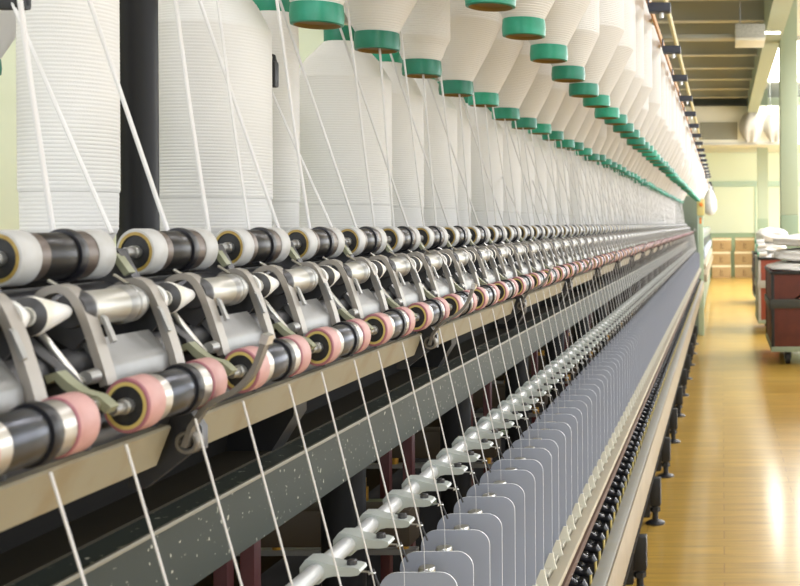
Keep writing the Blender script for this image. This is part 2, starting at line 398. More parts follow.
# ------------------------------------------------------------------ cradles with the middle roller (local origin at unit centre, on the middle roller axis)
CX, CZ = .3575, -.0455
def R(X, Z): return (-(X - CX), Z - CZ)
def cradle_parts():
    res = []
    res.append(('middle_roller', MB().lathe([(-.033, .0092, 'bracket_dark'), (-.029, .0104, 'bracket_dark'), (-.026, .0113, 'steel_dull'), (-.022, .0102, 'silver_drum'), (.012, .0102, 'steel_dull'), (.014, .0117, 'steel_dull'), (.019, .0117, 'bracket_dark'), (.0205, .0104, 'steel_dull'), (.022, .0115, 'steel_dull'), (.027, .0113, 'bracket_dark'), (.033, .0095, 'bracket_dark')], 'bracket_dark', 'Y', (0, -.009, 0), 28)))
    path = [R(.3755, -.0395), R(.3725, -.0360), R(.3680, -.0337), R(.3630, -.0330), R(.3585, -.0345), R(.3550, -.0380), R(.3522, -.0430), R(.3496, -.0490), R(.3468, -.0565), R(.3438, -.0660), R(.3405, -.0765), R(.3380, -.0865)]
    for s in (-1, 1):
        yc = s * .0385
        res.append(('side_arm', MB().strip(path, .0046, yc - .0050, yc + .0050, 'arm_grey').prism([R(.3745, -.041), R(.358, -.039), R(.354, -.046), R(.350, -.060), R(.357, -.068), R(.372, -.058)], yc - .0012, yc + .0012, 'bracket_dark')))
        res.append(('arm_tab', MB().prism([R(.3440, -.050), R(.3460, -.0485), R(.3405, -.0645), R(.3385, -.063)], yc + .0058 - .016 * (s > 0), yc + .0100 - .016 * (s > 0), 'steel_dull')))
    res.append(('cradle_plate', MB().prism([R(.3530, -.0625), R(.3440, -.0738), R(.3427, -.0752), R(.3418, -.0768), R(.3413, -.0785), R(.3398, -.0915), R(.343, -.0925), R(.3455, -.0795), R(.357, -.0645)], -.0325, .0325, 'plate_grey', smooth=True)))
    res.append(('cone', MB().lathe([(-.0785, .0, 'black'), (-.0785, .0024, 'black'), (-.0790, .0026, 'cone_white'), (-.0800, .0048, 'cone_white'), (-.0796, .0052, 'bracket_dark'), (-.0785, .0094, 'bracket_dark'), (-.0780, .0102, 'cone_white'), (-.0745, .0104, 'cone_white'), (-.0465, .0040, 'cone_white'), (-.0445, .003, 'cone_white')], 'cone_white', 'Y', (0, 0, 0), 28, caps=False)))
    res.append(('cone', MB().lathe([(.0430, .0096), (.0460, .0098), (.0560, .0048), (.0580, .0040), (.0592, .0022)], 'cone_white', 'Y', (0, 0, 0), 28)))
    res.append(('cradle_shaft', MB().lathe([(-.0790, .0022), (.0605, .0022)], 'steel_dull', 'Y', (0, 0, 0), 12)))
    for s in (-1, 1):
        res.append(('top_pin', MB().tube([(R(.3745, -.0290)[0], s * .033, R(.3745, -.0290)[1]), (R(.3655, -.0345)[0], s * .032, R(.3655, -.0345)[1])], .0011, 'steel', 6)))
    return res
near = far = None
for n in range(NU):
    y = RY + .14 * (n - 2) + .047 - .003
    if y > YE - .08: break
    if n < LOD:
        lb = 'grey apron cradle with silver middle roller and white cones, %s from the picture\'s left edge' % nth(n + 1)
        if near is None:
            near = thing('apron_cradle', lb, 'cradle', P(CX, y, CZ), 'apron cradles between the roller rows')
            for nm, mb in cradle_parts(): mb.build(nm, near)
        else: dup(near, None, P(CX, y, CZ), lb)
    else:
        if far is None:
            mm = MB()
            for nm, mb in cradle_parts(): mm.merge(mb)
            far = tag(mm.build('apron_cradle', None, P(CX, y, CZ)), 'distant apron cradle with white cones, past the thirtieth between the roller rows', 'cradle', 'apron cradles between the roller rows')
        else: dup(far, None, P(CX, y, CZ))

# ------------------------------------------------------------------ saddles (roller holders) in the gaps
def saddle_parts():
    res = []
    res.append(('bracket', MB().prism([R(.405, -.012), R(.392, -.014), R(.372, -.052), R(.345, -.076), R(.330, -.092), R(.334, -.108), R(.352, -.118), R(.385, -.10), R(.412, -.05)], -.006, .004, 'bracket_dark')))
    res.append(('slot', MB().prism([R(.356, -.066), R(.347, -.073), R(.345, -.082), R(.352, -.084), R(.359, -.078)], -.0075, -.0058, 'black')))
    res.append(('rod', MB().tube([(R(.366, -.052)[0], .006, R(.366, -.052)[1]), (R(.3415, -.083)[0], .006, R(.3415, -.083)[1])], .0022, 'steel', 10)))
    res.append(('spring', MB().lathe([(-.005, .002), (-.005, .0038), (.004, .0042), (.004, .002)], 'steel_dull', 'Y', (R(.340, -.080)[0], .012, R(.340, -.080)[1]), 16)))
    res.append(('clip', MB().strip([R(.348, -.078), R(.343, -.076), R(.338, -.081), R(.331, -.086), R(.322, -.0885), R(.316, -.094)], .0045, -.014, -.006, 'clip_olive')
                .lathe([(-.017, .0036), (-.006, .0036)], 'steel', 'Y', (R(.3235, -.091)[0], 0, R(.3235, -.091)[1]), 12)))
    res.append(('rear_finger', MB().strip([R(.408, -.022), R(.400, -.014), R(.392, -.0185), R(.384, -.03)], .004, -.010, -.002, 'clip_olive')))
    res.append(('bolt', MB().lathe([(-.009, .0), (-.009, .003), (-.0075, .004), (-.005, .004)], 'steel', 'Y', (R(.352, -.094)[0], 0, R(.352, -.094)[1]), 6)))
    return res
near = far = None
for n in range(NU):
    y = RY + .14 * (n - 1) - .021
    if y > YE - .05: break
    if n < LOD:
        lb = 'dark roller holder with olive clip, in the %s gap from the picture\'s left edge' % nth(n + 1)
        if near is None:
            near = thing('roller_holder', lb, 'bracket', P(CX, y, CZ), 'roller holders between the cradles')
            for nm, mb in saddle_parts(): mb.build(nm, near)
        else: dup(near, None, P(CX, y, CZ), lb)
    else:
        if far is None:
            mm = MB()
            for nm, mb in saddle_parts(): mm.merge(mb)
            far = tag(mm.build('roller_holder', None, P(CX, y, CZ)), 'distant dark roller holder between cradles past the thirtieth', 'bracket', 'roller holders between the cradles')
        else: dup(far, None, P(CX, y, CZ))

# ------------------------------------------------------------------ suction troughs, hinge brackets and levers every four units
tr = None; k = 0
yb = .683 - .56 * 2
while yb < YE - .3:
    L = min(.545, YE - yb - .02)
    lb = 'beige suction trough below the pink rollers, %s segment from the picture\'s left edge' % nth(k + 1)
    if yb + L > .45:
        if tr is None:
            tr = thing('suction_trough', lb, 'trough', P(.34, yb + .012, -.12), 'suction troughs under the pink rollers')
            MB().prism([(.0045, -.0015), (.0035, .0), (-.03, .004), (-.05, -.01), (-.05, -.028), (-.0045, -.0245)], 0, .533, 'trough').build('channel', tr)
            for q in range(8):
                MB().lathe([(0, .0042), (.004, .0042), (.004, .003)], 'black', 'Z', (-.004, .035 + .07 * q, .0005), 12).build('suction_hole', tr)
        else: dup(tr, None, P(.34, yb + .012, -.12), lb)
        k += 1
    yb += .56
hb = lv = None; k = 0; yb = .683
while yb < YE - .3:
    lb1 = 'dark hinge bracket with a ring below the trough joint, %s from the picture\'s left edge' % nth(k + 1)
    lb2 = 'grey curved hand lever sticking up over the pink rollers, %s from the picture\'s left edge' % nth(k + 1)
    if hb is None:
        hb = thing('hinge_bracket', lb1, 'bracket', P(.328, yb, -.1316), 'hinge brackets at the trough joints')
        MB().prism([(-.035, .02), (-.004, .022), (.006, .008), (.006, -.006), (-.004, -.010), (-.03, -.030), (-.04, -.030)], -.004, .004, 'bracket_dark').build('bracket_plate', hb)
        MB().lathe([(-.004, .0038), (-.011, .0042), (-.012, .0050), (-.012, .0066), (-.011, .0074), (-.004, .0074)], 'lever_grey', 'Y', (0, 0, 0), 24, caps=False).lathe([(-.008, .0), (-.008, .0042)], 'black', 'Y', (0, 0, 0), 16, caps=False).build('pivot_ring', hb)
        lv = thing('hand_lever', lb2, 'lever', P(.328, yb, -.1316), 'hand levers over the pink rollers')
        pts = [(.0, -.002), (.004, .010), (.011, .0200), (.0165, .0245), (.0224, .0277), (.0285, .0305), (.0340, .0345), (.0390, .0395), (.0430, .0455), (.0460, .0530), (.0500, .0640)]
        MB().strip(pts, .0032, -.0155, -.0085, 'lever_grey').build('lever_bar', lv)
        MB().strip([(.0490, .0605), (.0508, .0660)], .0048, -.0165, -.0075, 'steel').build('lever_tip', lv)
    else:
        dup(hb, None, P(.328, yb, -.1316), lb1); dup(lv, None, P(.328, yb, -.1316), lb2)
    k += 1; yb += .56

# ------------------------------------------------------------------ yarns from the pink rollers to the lappets, lappets, plates, spindles
LX, LZ = .2844, -.2795
YY0 = .592 - .14 + .0093            # first cot centre
yarnY = []
n = 0
while True:
    y = YY0 + .07 * n + (.0055 if n % 2 else 0)
    if y > YE - .12: break
    yarnY.append(y); n += 1
NEARY = 40
mY = MB(); zt, zb = -.113, LZ
top = Vector((-(.3115 - LX), -.034, zt - LZ))
mY.tube([top, top * .5, (0, 0, 0), (.004, .0, -.02), (.0055, .003, -.16)], [.00072, .00072, .00072, .00028, .00028], 'thread', 6)
# lappet arm (origin at the yarn eye)
def lappet_parts():
    a = .0465                        # distance from eye to the rod axis
    res = []
    poly = [(-a - .0085, .0040), (-a - .004, .0100), (-a + .004, .0100), (-a + .012, .0072), (-.022, .0042), (-.0115, .0036), (-.0075, .0022), (-.0065, .0), (-.0085, -.0026), (-.014, -.0034), (-.028, -.0032), (-.034, -.0045), (-a + .007, -.0095), (-a - .002, -.0100), (-a - .008, -.006)]
    bm_ = MB().prism([(p[0], p[1] + .003) for p in poly], -.0088, .0088, 'lappet')
    res.append(('arm', bm_))
    res.append(('screw', MB().lathe([(.006, .0042), (.0098, .0042), (.0108, .0030)], 'bracket_dark', 'Z', (-.0160, 0, 0), 8)))
    pts = [(-.010, 0, .001), (-.004, 0, .0005)]
    for q in range(9):
        t = PI + 2 * PI * q / 8; pts.append((.0025 * math.cos(t) - .0, .0025 * math.sin(t), .0008 - .0003 * q))
    res.append(('eye', MB().tube(pts, .0008, 'steel', 6)))
    res.append(('hook', MB().tube([(.0005, .002, .002), (.003, 0, -.0035), (.0085, -.004, -.0135)], .00095, 'bracket_dark', 6)))
    return res
# separator plate (origin at the outer top corner)
def plate_mb():
    W, Hh, r = .072, .176, .0165
    poly = [(0, -Hh)]
    for q in range(9): a = (PI / 2) * q / 8; poly.append((-r + r * math.cos(a), -r + r * math.sin(a)))
    for q in range(9): a = PI / 2 + (PI / 2) * q / 8; poly.append((-W + r + r * math.cos(a), -r + r * math.sin(a)))
    poly += [(-W, -Hh)]
    return MB().prism(poly, -.0009, .0009, 'separator', 'separator_edge')
def plate_clip():
    return MB().prism([(.0012, -.150), (.0026, -.160), (.0045, -.168), (.0060, -.172), (.0060, -.176), (-.014, -.176), (-.010, -.164), (-.004, -.150)], -.0030, .0030, 'clip_cream').prism([(-.001, -.171), (.0, -.176), (-.012, -.176), (-.012, -.173)], -.03, .03, 'clip_cream')
def spindle_parts():
    res = []
    res.append(('tube_top', MB().lathe([(-.008, .0078), (-.001, .0085), (.0015, .0075), (.0020, .004), (.0012, .0)], 'steel', 'Z', (0, 0, 0), 18, caps=False)))
    res.append(('yarn_package', MB().lathe([(-.175, .010), (-.160, .017), (-.09, .0165), (-.045, .009), (-.008, .0078)], 'thread', 'Z', (0, 0, 0), 18)))
    res.append(('spindle_blade', MB().lathe([(-.32, .004), (-.17, .0045)], 'steel_dull', 'Z', (0, 0, 0), 10)))
    return res
def brake_parts():
    res = []
    res.append(('brake_lever', MB().tube([(-.030, .006, .006), (-.019, .004, .012), (-.008, .001, .009), (.000, .0, .006), (.008, -.001, .008), (.0125, -.002, .002)], [.004, .009, .0072, .0062, .0085, .006], 'brake_black', 12)))
    res.append(('spindle_base', MB().lathe([(-.026, .012), (-.006, .011), (-.004, .008), (.004, .007)], 'brake_black', 'Z', (-.018, .012, 0), 16)))
    res.append(('yellow_tab', MB().box(.0125, .0155, -.008, .008, -.024, .004, 'tab_yellow', .001)))
    return res
protos = {}
yg = 'yarns running from the pink rollers to the guides'
lg, pg, sg, bg = 'thread guide arms on the white rod', 'grey separator plates', 'spindles between the separator plates', 'black spindle brakes along the rail'
PLX, PLZ = .2460, -.3195
def place(key, loc, near, label_near, label_far, cat, group, parts, name):
    lab = label_near if near else label_far
    pk = key + ('n' if near else 'f')
    if pk not in protos:
        if near:
            t = thing(name, lab, cat, loc, group)
            for nm, mb in parts: mb.build(nm, t)
        else:
            mm = MB()
            for nm, mb in parts: mm.merge(mb)
            t = tag(mm.build(name, None, loc), lab, cat, group)
        protos[pk] = t
    else: dup(protos[pk], None, loc, lab)
for n, y in enumerate(yarnY):
    if n == 0: continue
    near = n < NEARY
    loc = P(LX, y + .006, LZ)
    lab = 'white yarn under the pink rollers, %s from the picture\'s left edge' % nth(n) if near else 'fine distant white yarn under the pink rollers, past the fortieth of its row'
    if 'y' not in protos: protos['y'] = tag(mY.build('yarn', None, loc), lab, 'yarn', yg)
    else: dup(protos['y'], None, loc, lab)
    if n < 6: continue
    i = n - 6
    near = i < 36
    nn = nth(i + 1) if near else ''
    place('l', loc, near, 'pale grey thread guide arm on the white rod, %s from the near end' % nn, 'tiny distant thread guide arm on the rod, past the thirty-sixth', 'thread guide', lg, lappet_parts(), 'thread_guide')
    py = y + .006 + .0515
    if n < 7: continue
    i = n - 7; near = i < 36; nn = nth(i + 1) if near else ''
    place('p', P(PLX, py, PLZ), near, 'grey separator plate with rounded top corners, %s from the near end' % nn, 'thin distant grey separator plate past the thirty-sixth, merging into a grey surface', 'separator plate', pg, [('plate', plate_mb()), ('plate_clip', plate_clip())], 'separator_plate')
    place('s', P(.2840, py + .036, -.3270), near, 'spindle with silver tube top showing behind the %s separator plate' % nn, 'distant spindle hidden among the separator plates past the thirty-sixth', 'spindle', sg, spindle_parts(), 'spindle')
    if n >= 19:
        j = n - 19
        near2 = j < 36
        place('b', P(.2495, py + .02, -.62), near2, 'glossy black spindle brake beside the rail, %s from the near end' % (nth(j + 1) if near2 else ''), 'distant black spindle brake beside the rail, past the thirty-sixth', 'spindle brake', bg, brake_parts(), 'spindle_brake')

# ------------------------------------------------------------------ roving packages
def ribbed(prof, step=.0034, amp=.00055):
    """resample a (z, r) outline with fine coil ribs"""
    out = []
    for (z0, r0), (z1, r1) in zip(prof[:-1], prof[1:]):
        L = math.hypot(z1 - z0, r1 - r0); q = max(2, int(L / step * 4))
        for i in range(q):
            t = i / q; ph = (L * t / step) % 1
            out.append((z0 + (z1 - z0) * t, r0 + (r1 - r0) * t - amp * (1 - abs(math.sin(PI * ph)))))
    out.append(prof[-1]); return out
def hang_parts(r, cone, fine, jag=0.0):
    """hanging package, origin at the underside of its bottom cap"""
    ln = .400; res = []
    seg = 48 if fine else 24
    body = [(.0205, .0255), (.029, .030), (.034 + cone * .5, .029 + (r - .029) * .56), (.034 + cone, r), (.034 + cone + .006, r + .0004), (ln - .050, r), (ln - .02, .030)]
    res.append(('roving_coil', MB().lathe(ribbed(body) if fine else body, 'roving', 'Z', (0, 0, 0), seg)))
    cp = MB().lathe([(.004, .021, 'cap_inside'), (0, .0245, 'cap_green'), (.001, .0278, 'cap_green'), (.010, .0287, 'cap_green'), (.0225, .0276, 'cap_green'), (.0230, .02, 'cap_green')], 'cap_green', 'Z', (0, 0, 0), seg, caps=False)
    cp.lathe([(.004, .021), (.010, .006)], 'cap_inside', 'Z', (0, 0, 0), seg)
    res.append(('bottom_cap', cp))
    res.append(('top_cap', MB().lathe([(ln - .022, .026), (ln - .002, .0265), (ln, .024)], 'cap_green', 'Z', (0, 0, 0), seg)))
    res.append(('hanger', MB().lathe([(ln - .002, .008), (ln + .010, .008)], 'steel_dull', 'Z', (0, 0, 0), 12)))
    return res
def stand_parts(r, fine, cap_r=.026):
    """standing package, origin at its foot"""
    seg = 56 if fine else 24; res = []
    r = max(r, .0265)
    body = [(.016, .026), (.034, r - .007), (.044, r - .0016), (.076, r - .0010), (.078, r), (.262, r), (.290, .026 + (r - .026) * .62), (.318, .0265)]
    res.append(('roving_coil', MB().lathe(ribbed(body, .0034, .0005) if fine else body, 'roving', 'Z', (0, 0, 0), seg)))
    res.append(('top_cap', MB().lathe([(.312, .0255), (.314, .0268), (.338, .0268), (.340, .024), (.338, .012), (.333, .0)], 'cap_green', 'Z', (0, 0, 0), seg, caps=False)))
    res.append(('foot_cap', MB().lathe([(0, .0262), (.018, .0262)], 'cap_green', 'Z', (0, 0, 0), seg)))
    return res
variants = {}
def package(kind, X, y, Z, r, cone, near, label, group, rz):
    key = (kind, round(r, 3), round(cone, 3), near)
    loc = P(X, y, Z)
    if key not in variants:
        parts = hang_parts(r, cone, near) if kind == 'hang' else stand_parts(r, near)
        if near:
            t = thing('roving_package', label, 'roving package', loc, group, rz)
            for nm, mb in parts: mb.build(nm, t)
        else:
            mm = MB()
            for nm, mb in parts: mm.merge(mb)
            t = tag(mm.build('roving_package', None, loc), label, 'roving package', group); t.rotation_euler = (0, 0, rz)
        variants[key] = t
    else: dup(variants[key], None, loc, label, rz)
pool = [(.074, .085), (.076, .090), (.070, .075), (.077, .082), (.072, .095), (.066, .070)]
rA = [(.07, .08), (.072, .078), (.041, .02), (.0755, .085), (.073, .080), (.0765, .090), (.072, .08)]
rB = [(.074, .06), (.076, .085), (.076, .085), (.053, .045), (.077, .09), (.078, .085)]
for row, X, yb, pre, gname, k0 in (('A', .4413, 1.203, rA, 'inner hanging row of roving packages', 0), ('B', .26, 1.244, rB, 'outer hanging row of roving packages', 0)):
    word = 'inner' if row == 'A' else 'outer'
    k = 0
    while yb + .21 * k < YE - .1:
        y = yb + .21 * k
        if k < len(pre): r, c = pre[k]
        else:
            r, c = random.choice(pool)
            if random.random() < .08: r, c = (.053, .045)
        near = k < 22
        lab = ('green-capped roving package hanging in the %s row, %s from the near end' % (word, nth(k + 1))) if near else ('far roving package in the %s hanging row, past the twenty-second' % word)
        package('hang', X, y, .2205 + (.024 if row == 'B' else 0) + random.uniform(-.006, .005), r, c, near, lab, gname, random.uniform(0, 6.28))
        k += 1
yC = [(.945, .0385), (1.205, .0635), (1.385, .0275), (1.63, .069), (1.84, .060), (2.05, .066)]
k = 6
while 1.21 + .21 * (k - 1) < YE - .1:
    yC.append((1.21 + .21 * (k - 1), random.choice([.068, .062, .056, .070, .044, .066]))); k += 1
poleY = []
for i, (y, r) in enumerate(yC):
    if any(abs(y - p) < .095 for p in poleY): continue
    near = i < 20
    lab = 'tall white roving package standing behind the rear rollers, %s from the picture\'s left edge' % nth(i + 1) if near else 'far white roving package standing behind the rear rollers, past the twentieth'
    package('stand', .56, y, -.046, r, 0, near, lab, 'standing roving packages behind the rollers', random.uniform(0, 6.28))
k = 0
for y in [1.36 + .21 * q for q in range(6)]:
    package('hang', 1.06, y, .2205, *random.choice(pool), False, 'roving package hanging on the far side of the creel, %s from the near end' % nth(k + 1), 'far-side hanging roving packages', random.uniform(0, 6)); k += 1

# ------------------------------------------------------------------ rovings down to the rear rollers, with black guide hooks
hookY = [(.805, .735, .517), (1.265, 1.186, .52), (2.57, 2.28, .534), (2.985, 2.62, .529), (5.51, 5.14, .53), (8.45, 8.0, .53)]
k = 0; hk = None
for y, yr, hx in hookY:
    lb = 'small black roving guide hook between the standing packages, %s from the left' % nth(k + 1)
    if hk is None:
        hk = thing('guide_hook', lb, 'hook', P(hx, y, .172), 'black roving guide hooks')
        MB().box(-.012, .010, -.004, .004, -.012, -.003, 'black', .002).box(.003, .010, -.006, .006, -.012, .018, 'black', .003).build('hook_jaw', hk)
        MB().tube([(.0065, 0, .016), (.0062, 0, .024), (-.012, .002, .032), (-.09, .012, .036)], [.0035, .0022, .0012, .0012], 'black', 6).build('stem', hk)
    else: dup(hk, None, P(hx, y, .172), lb)
    k += 1
rng = random.Random(5)
for n in range(1, 170):
    y = RY - .14 + .009 - .010 + .07 * n + (.0055 if n % 2 else 0)
    if y > YE - .12: break
    ph = ((y - 1.203 + .105) % .21) - .105              # distance along the row from the nearest inner hanging package
    h = [q for q in hookY if abs(q[1] - y) < .036]
    if h:
        mm = MB(); b = Vector((0, 0, 0)); t = Vector((-(h[0][2] + .004 - .410), h[0][0] - y, .172 - (-.004)))
        t2 = Vector((-(.60 - .41), h[0][0] - y + .03, .30))
        mm.tube([b, t * .5 + Vector((0, 0, -.001)), t, t2], [.0015, .0015, .0013, .0010], 'thread', 7)
    elif abs(ph) < .035:
        mm = MB(); t = Vector((-(.498 - .410), -ph * .3 + rng.uniform(-.01, .01), .27))
        mm.tube([(0, 0, 0), t * .5, t], .0016, 'thread', 7)
    else:
        sgn = 1 if ph > 0 else -1
        ty = (sgn * .062 - ph); tx = (-.030 if y < 1.15 else -.036) - rng.uniform(-.006, .006)
        mm = MB(); t = Vector((tx, (ty * .25 if y < 1.15 else -.006 if ph > 0 else .042), .285)); mm.tube([(0, 0, 0), t * .33 + Vector((0, -.002, 0)), t * .66, t], .00145 + rng.uniform(-.0002, .0003), 'thread', 7)
    lab = 'white roving strand above the rear rollers, %s from the picture\'s left edge' % nth(n) if n < NEARY else 'fine distant roving strand above the rear rollers, past the fortieth'
    tag(mm.build('roving_strand', None, P(.410, y, -.004)), lab, 'roving', 'roving strands down to the rear rollers')

# ------------------------------------------------------------------ creel cross bars whose ends stick out on the right
cbp = None; k = 0
for q in range(0, 16):
    y = 2.609 + .63 * q
    if y > YE - .1: break
    lb = 'dark blue creel cross bar sticking out beside the packages, %s from the near end' % nth(k + 1)
    if cbp is None:
        cbp = thing('creel_cross_bar', lb, 'bar', P(.118, y, .512), 'creel cross bars')
        MB().box(0, -.052, -.016, .016, -.011, .011, 'cross_blue', .003).build('bar', cbp)
        MB().box(-.051, -.0545, -.012, .012, .0, .032, 'cross_blue', .001).build('bracket', cbp)
        MB().lathe([(-.024, .005), (-.011, .005)], 'steel', 'Z', (-.022, 0, 0), 10).build('bolt', cbp)
    else: dup(cbp, None, P(.118, y, .512), lb)
    k += 1

# ------------------------------------------------------------------ the next machine behind the gearing end
fr2 = thing('spinning_frame', 'second spinning frame continuing behind the green gearing cabinet', 'spinning machine', (0, 0, 0))
a, b = 13.6, 22.5
MB().box(-.25, -1.2, a, b, .06, H - .06, 'cabinet_green', .01).build('body', fr2)
for z0, z1, mm, xx in ((-.16, -.09, 'plate_grey', .235), (-.30, -.2, 'beam', .235), (-.44, -.33, 'separator', .215), (-.56, -.5, 'rail_beige', .20), (-.72, -.63, 'rail_wood', .19)):
    MB().box(-xx, -.26, a, b, H + z0, H + z1, mm, .004).build('side_rail', fr2)
MB().box(-.20, -1.0, a, b, H + .60, H + .63, 'steel_dull').build('creel_rail', fr2)
MB().box(-.1795, -.186, a, b, H + .532, H + .552, 'wood_tube').build('creel_edge_strip', fr2)
MB().box(-.1795, -.30, a, a + .02, H + .552, H + .62, 'steel_dull').build('strip_bracket', fr2)
for y in (a + .3, a + 3, a + 6, b - .2):
    MB().lathe([(-.1, .02), (.6, .02)], 'pole_black', 'Z', P(.56, y, 0), 12).build('creel_pole', fr2)
key = ('hang', .07, .075, False)
k = 0
for q in range(14):
    y = a + .3 + .21 * q
    if y > b - .1: break
    package('hang', .27, y, .235, .070, .075, False, 'roving package on the second frame behind the gearing cabinet, %s from its near end' % nth(k + 1), 'packages on the second frame', 0); k += 1
k = 0
for q in range(12):
    y = a + .2 + .70 * q
    if y > b: break
    dup(cbp, None, P(.125, y, .512), 'dark creel cross bar on the second frame, %s from its near end' % nth(k + 1)); k += 1
# white waste bag hanging at its corner
bgp = thing('waste_bag', 'white waste bag hanging at the near corner of the second frame', 'bag', P(.145, 13.40, .12))
MB().lathe([(-.02, .02), (0, .055), (.06, .085), (.16, .080), (.25, .05), (.30, .022), (.33, .03)], 'cloth_white', 'Z', (0, 0, 0), 20).build('bag_body', bgp)
MB().tube([(0, 0, .32), (-.01, .10, .36), (-.04, .22, .40)], .006, 'cloth_white', 6).build('string', bgp)

# ------------------------------------------------------------------ room
XL, XR, YN, YF, ZC = -5.5, 5.5, -4.0, 25.8, H + 2.95
struct('floor', MB().box(XL, XR, YN, YF, -.1, 0, 'floor_wood'))
struct('ceiling', MB().box(XL, XR, YN, YF, ZC, ZC + .1, 'ceiling_panel'))
w = MB(); w.box(XL, XR, YF, YF + .15, 0, ZC, 'wall_green'); struct('wall_back', w)
struct('trim_1', MB().box(XL, XR, YF - .012, YF, 0, H - .225, 'wainscot'))
struct('trim_2', MB().box(XL, XR, YF - .05, YF, H + .86, H + .985, 'trim_teal', .01))
struct('wall_left', MB().box(XL - .15, XL, YN, YF, 0, ZC, 'wall_green'))
w = MB(); w.box(XL, XR, YN - .15, YN, 0, .9, 'wall_green'); w.box(XL, XR, YN - .15, YN, 3.4, ZC, 'wall_green')
for a_, b_ in ((XL, -4.4), (-1.4, -.8), (2.2, XR)): w.box(a_, b_, YN - .15, YN, .9, 3.4, 'wall_green')
struct('wall_front', w)
for i, x in enumerate((-4.4, -.8, 2.2)):  # unseen windows added behind the camera to light surfaces facing it
    xe = x + 3.0 if i != 2 else x
    if xe > x:
        struct('window_%d' % (21 + i), MB().box(x, x + .06, YN - .1, YN - .04, .9, 3.4, 'trim_teal').box(xe - .06, xe, YN - .1, YN - .04, .9, 3.4, 'trim_teal').box(x + 1.47, x + 1.53, YN - .1, YN - .04, .9, 3.4, 'trim_teal').box(x, xe, YN - .1, YN - .04, .9, .96, 'trim_teal').box(x, xe, YN - .1, YN - .04, 3.34, 3.4, 'trim_teal'))
# right wall with a long row of windows
w = MB(); w.box(XR, XR + .15, YN, YF, 0, .9, 'wall_green'); w.box(XR, XR + .15, YN, YF, 3.4, ZC, 'wall_green')
ws = [YN + .8 + 3.0 * q for q in range(10)]
prev = YN
for y in ws:
    w.box(XR, XR + .15, prev, y, .9, 3.4, 'wall_green'); prev = y + 2.4
w.box(XR, XR + .15, prev, YF, .9, 3.4, 'wall_green')
struct('wall_right', w)
for i, y in enumerate(ws):
    f = MB()
    for (y0, y1, z0, z1) in ((y, y + .06, .9, 3.4), (y + 2.34, y + 2.4, .9, 3.4), (y, y + 2.4, .9, .96), (y, y + 2.4, 3.34, 3.4), (y + 1.17, y + 1.23, .9, 3.4), (y, y + 2.4, 2.1, 2.16)):
        f.box(XR + .04, XR + .10, y0, y1, z0, z1, 'trim_teal')
    struct('window_%d' % (i + 1), f)
struct('door_1', MB().box(XL + 4.0, .78, YF - .03, YF, H - .225, H + .86, 'wall_green', .005).box(.77, .80, YF - .04, YF, 0, H + .86, 'trim_teal'))
# near column on the right, far pillar
c = MB(); c.box(.735, .955, 13.7, 13.95, H + .10, ZC, 'column_green', .01); struct('column_1', c)
struct('column_base_1', MB().box(.733, .957, 13.698, 13.952, 0, H + .10, 'wainscot_dark', .01))
c = MB(); c.box(.79, 1.02, 24.2, 24.5, H + .10, ZC, 'column_green'); c.box(.788, 1.022, 24.198, 24.502, 0, H + .10, 'wainscot_dark'); struct('column_2', c)
# ceiling beams across, longitudinal girder, skylight beyond it
for i in range(9):
    y = 12.75 + 1.43 * i
    g = MB(); g.box(XL, .60, y, y + .03, H + 2.62, ZC, 'beam_olive'); g.box(XL, .60, y - .05, y + .08, H + 2.60, H + 2.62, 'flange')
    struct('beam_%d' % (i + 1), g)
g = MB(); g.box(.56, .73, YN, YF, H + 2.30, ZC, 'girder_green'); g.box(.54, .75, YN, YF, H + 2.28, H + 2.30, 'girder_green'); struct('girder_1', g)
sk = thing('skylight', 'bright overexposed skylight between the girder and the green column', 'skylight', (1.3, 17.4, ZC - .05))
MB().box(-.40, .5, 0, 5.1, .0, .04, 'sky_glow').build('pane', sk)
MB().box(-.43, -.40, 0, 5.1, -.02, .05, 'flange').box(.5, .53, 0, 5.1, -.02, .05, 'flange').box(-.43, .53, -.04, 0, -.02, .05, 'flange').box(-.43, .53, 5.1, 5.14, -.02, .05, 'flange').build('frame', sk)
pp = tag(MB().lathe([(YN, .022), (YF - .1, .022)], 'pipe_yellow', 'Y', P(.44, 0, 1.78), 12).build('conduit_pipe'), 'thin yellowish conduit pipe running lengthwise below the ceiling beams', 'pipe')
# hanging lamp box with its side arm
lb_ = thing('ceiling_lamp_box', 'light grey box hanging on a rod below the ceiling beams', 'lamp box', (.28, 11.6, H + 1.93))
MB().box(-.125, .19, 0, .5, .03, .175, 'lamp_box', .006).build('housing', lb_)
MB().box(-.125, .19, 0, .5, .0, .03, 'duct_cream', .004).build('lower_lip', lb_)
MB().lathe([(.17, .007), (1.0, .007)], 'steel_dull', 'Z', (-.07, .25, 0), 8).build('hanging_rod', lb_)
MB().box(-.9, -.125, .2, .3, .06, .10, 'beam_olive', .004).build('side_arm', lb_)
MB().lathe([(.19, .012), (.36, .012)], 'lamp_glow', 'X', (0, .25, .12), 10).build('tube', lb_)
# bulkhead duct with grille on the back wall
dk = thing('air_duct', 'cream air duct bulkhead with a dark grille on the back wall', 'duct', (0, 23.0, H + 1.66))
MB().box(-3.0, 2.2, 0, 2.79, 0, .80, 'duct_cream', .02).build('duct_body', dk)
MB().box(-3.0, 2.2, -.03, 0, -.02, .03, 'flange').build('lower_flange', dk)
gr = MB().box(-.45, .34, -.02, 0, .09, .46, 'grille').build('grille', dk)
gm = MB()
for q in range(17): gm.box(-.45 + .049 * q, -.445 + .049 * q, -.03, -.02, .09, .46, 'grille_bar')
for q in range(9): gm.box(-.45, .34, -.03, -.02, .09 + .045 * q, .095 + .045 * q, 'grille_bar')
gm.build('grille_bars', gr)
